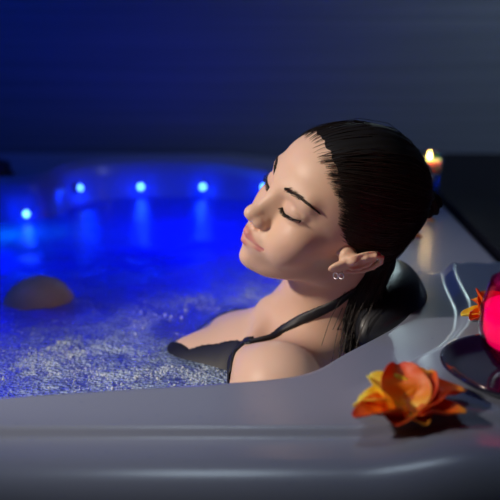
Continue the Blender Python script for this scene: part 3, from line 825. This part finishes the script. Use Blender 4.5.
# dark saucer and the magenta candle
PX, PY_ = .312, .966; pz = max(rim_z(PX + a, PY_ + b) for a in (-.09, 0, .09) for b in (-.09, 0, .09))
M['saucer'] = node_mat('dark_saucer', (.012, .006, .030), .12, Coat_Weight=.5)
sc = lathe('saucer', [(.0001, 0), (.075, 0), (.088, .004), (.100, .013), (.1005, .0155), (.097, .0150), (.086, .0075), (.074, .004), (.0001, .004)], M['saucer'], n=72)
sc.location = (PX, PY_, pz + .0005); tag(sc, 'wide dark purple glossy saucer under the magenta glass', 'saucer')
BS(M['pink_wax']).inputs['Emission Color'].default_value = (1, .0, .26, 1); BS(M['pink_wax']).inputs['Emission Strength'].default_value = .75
candle('candle_glass', PX, PY_, pz + .005, .104, .06, [(.0001, 0), (.028, 0), (.045, .010), (.056, .028), (.061, .052), (.059, .076), (.052, .101), (.051, .104)],
       None, .034, .040, .0555, M['pink_glass'], M['pink_wax'], None, 'round glowing magenta candle glass on the dark saucer at the right edge', flame=.9, power=.07, col=(1, .5, .35))

# blossoms
def petal_mat(name, stops, rough=.5):
    m = node_mat(name, (1, .3, .02), rough, Subsurface_Weight=.25, Subsurface_Scale=.004)
    a = N(m, 'ShaderNodeAttribute', attribute_name='along'); no = N(m, 'ShaderNodeTexNoise', i_Scale=70., i_Detail=3.)
    mx = N(m, 'ShaderNodeMath', operation='MULTIPLY_ADD'); LK(m, no, 'Fac', mx, 0); mx.inputs[1].default_value = .35
    sb = N(m, 'ShaderNodeMath', operation='SUBTRACT'); LK(m, a, 'Fac', sb, 0); sb.inputs[1].default_value = .17; LK(m, sb, 0, mx, 2)
    color_ramp(m, mx, 0, stops)
    b = BS(m); return m
O1, O2, RD, YL, DK = (1.0, .27, .004), (1.0, .13, .002), (.60, .035, .004), (1.0, .66, .02), (.14, .012, .004)
M['petal_o'] = petal_mat('petal_orange', [(0, YL), (.25, O1), (.7, O2), (1, RD)])
M['petal_y'] = petal_mat('petal_yellow', [(0, O2), (.3, O1), (.62, YL), (1, (.95, .7, .08))])
M['petal_r'] = petal_mat('petal_red', [(0, O1), (.35, RD), (.8, O2), (1, (.95, .40, .03))])
def petal(parent, base, az, el, L, W, bend, cup, mat, wav=.12, name='petal', roll=0., seed=0):
    nu, nv = 16, 11; r = np.random.default_rng(seed); V = []; al = []
    x, z, a = 0., 0., el; cen = [(0, 0, el)]
    for i in range(1, nu):
        a -= bend / (nu - 1); x += L / (nu - 1) * math.cos(a); z += L / (nu - 1) * math.sin(a); cen.append((x, z, a))
    for i in range(nu):
        u = i / (nu - 1); wd = W * .5 * (math.sin(PI * min(1, u * .94 + .03) ** .75) ** .8 * .95 + .07)
        for j in range(nv):
            v = j / (nv - 1) * 2 - 1; ph = cup * v * v * wd
            wv = wav * wd * math.sin(u * 9 + v * 3.1 + seed) * abs(v) + .05 * wd * math.sin(u * 17 + seed * 2)
            nx, nz = -math.sin(cen[i][2]), math.cos(cen[i][2]); k = ph + wv
            V.append((cen[i][0] + nx * k, v * wd * (1 - .12 * cup * abs(v)), cen[i][1] + nz * k)); al.append(u)
    F = [(i * nv + j, i * nv + j + 1, (i + 1) * nv + j + 1, (i + 1) * nv + j) for i in range(nu - 1) for j in range(nv - 1)]
    o = mesh(name, V, F, mat, parent); at2 = o.data.attributes.new('along', 'FLOAT', 'POINT'); at2.data.foreach_set('value', al)
    o.location = base; o.rotation_euler = (roll, 0, az)
    md = o.modifiers.new('thick', 'SOLIDIFY'); md.thickness = .0009; md.offset = 0
    sb = o.modifiers.new('smooth', 'SUBSURF'); sb.levels = 1; sb.render_levels = 1
    return o
D = math.radians
p = at(400, 424); fz_ = rim_z(p[0], p[1])
fl = empty('orange_blossom', (p[0], p[1], fz_), label='crumpled orange and yellow flower head lying on the front corner of the rim', cat='flower')
for k, (az, el, L, W, bd, cp, mt_, bx, by, rl) in enumerate([
    (172, 40, .050, .054, .9, .5, 'petal_y', .004, .002, 0), (205, 28, .058, .044, .6, .5, 'petal_o', .000, -.004, 0), (140, 60, .050, .050, .8, .6, 'petal_y', .0, .006, 0),
    (95, 66, .054, .056, .7, .6, 'petal_o', .006, .008, 0), (60, 52, .058, .052, .7, .5, 'petal_r', .010, .006, 0), (18, 40, .064, .046, .75, .5, 'petal_r', .012, .0, 0),
    (-20, 22, .056, .040, .3, .4, 'petal_r', .010, -.004, 0), (250, 22, .030, .040, .5, .4, 'petal_o', .0, -.006, 0), (150, 34, .046, .040, 1.2, .7, 'petal_y', -.006, .0, 0), (300, 30, .030, .040, .9, .4, 'petal_r', .006, -.004, 0)]):
    petal(fl, (bx, by, .004), D(az), D(el), L, W, bd, cp, M[mt_], seed=k)
lathe('flower_base', [(.0001, 0), (.006, .001), (.009, .006), (.006, .012), (.0001, .014)], M['petal_r'], fl, 20)
x2, y2 = .316, 1.150; fz2 = rim_z(x2, y2)
fl2 = empty('orange_blossom', (x2, y2, fz2), label='orange flower head with a thin curled tip behind the magenta glass', cat='flower')
for k, (az, el, L, W, bd, cp, mt_) in enumerate([(160, 46, .046, .016, -.35, .8, 'petal_o'), (185, 18, .044, .034, .4, .6, 'petal_y'), (215, 8, .045, .036, .0, .6, 'petal_o'), (245, 20, .040, .034, .3, .5, 'petal_y'),
                                             (130, 50, .040, .040, .8, .5, 'petal_r'), (90, 60, .045, .046, .8, .5, 'petal_r'), (30, 40, .045, .04, .5, .5, 'petal_o'), (-30, 25, .045, .04, .4, .5, 'petal_o')]):
    petal(fl2, (0, 0, .005), D(az), D(el), L, W, bd, cp, M[mt_], seed=20 + k)
for i, (px, py, az, L, W, mt_, lab) in enumerate([(421, 240, 190, .036, .022, 'petal_o', 'single orange petal on the rim just behind the headrest, lower one'), (434, 224, 160, .028, .015, 'petal_o', 'single small orange petal on the rim beside the hair bun, upper one')]):
    p = at(px, py, -.02); z0 = rim_z(p[0], p[1])
    o = petal(None, (p[0], p[1], z0 + .004), D(az), D(18), L, W, .7, .7, M[mt_], name='fallen_petal', seed=40 + i); tag(o, lab, 'petal', group='fallen petals on the side rim')

# froth bubbles and spatter
def ico(sub=1):
    bm = bmesh.new(); bmesh.ops.create_icosphere(bm, subdivisions=sub, radius=1.); V = np.array([v.co[:] for v in bm.verts]); F = np.array([[v.index for v in f.verts] for f in bm.faces]); bm.free(); return V, F
IV, IF = ico(1)
def scatter(name, P, R_, mat, flat=1.):
    V = (IV[None] * R_[:, None, None] * np.array([1, 1, flat]) + P[:, None]).reshape(-1, 3)
    F = (IF[None] + (np.arange(len(P)) * len(IV))[:, None, None]).reshape(-1, 3); return mesh(name, V, F, mat)
m = M['bubble'] = node_mat('bubble', (.85, .90, .96), .10, Alpha=.75)
idx = rng.choice(len(wx), 90000); fx, fy = wx[idx] + rng.normal(0, .002, 90000), wy[idx] + rng.normal(0, .002, 90000)
clump = fbm(fx * 22, fy * 22, 4, 77)
keep = (rng.random(90000) < froth[idx] ** 1.5 * sstep(.42, .62, clump) * .9 + .004) & (fy < 1.75) & (fx > -.62) & inside(fx, fy, INR - NRM * .04)
fx, fy = fx[keep][:14000], fy[keep][:14000]; fr0 = rng.uniform(.0004, .0014, len(fx)) * (1 + (rng.random(len(fx)) < .05) * .9)
bb = scatter('froth_bubbles', np.c_[fx, fy, water_z(fx, fy) + fr0 * .3], fr0, M['bubble']); tag(bb, 'white froth bubbles on the water round the woman', 'bubbles', kind='stuff')
dx, dy = [], []
while len(dx) < 45:
    px, py = rng.uniform(0, 470), rng.uniform(300, 490); p = at(px, py)
    h = TB.ray_cast(Vector(CAM), Vector(p - CAM).normalized())
    if h[0] is not None and h[0].z > -.03 and h[1].z > .6: dx.append(tuple(h[0])); dy.append(0)
dr = rng.uniform(.0008, .0022, len(dx)); dp = np.array(dx)
wd = scatter('water_droplets', dp + np.array([0, 0, .0003]), dr, M['clear_drop'], .55); tag(wd, 'clear water drops spattered on the front rim', 'droplets', kind='stuff')
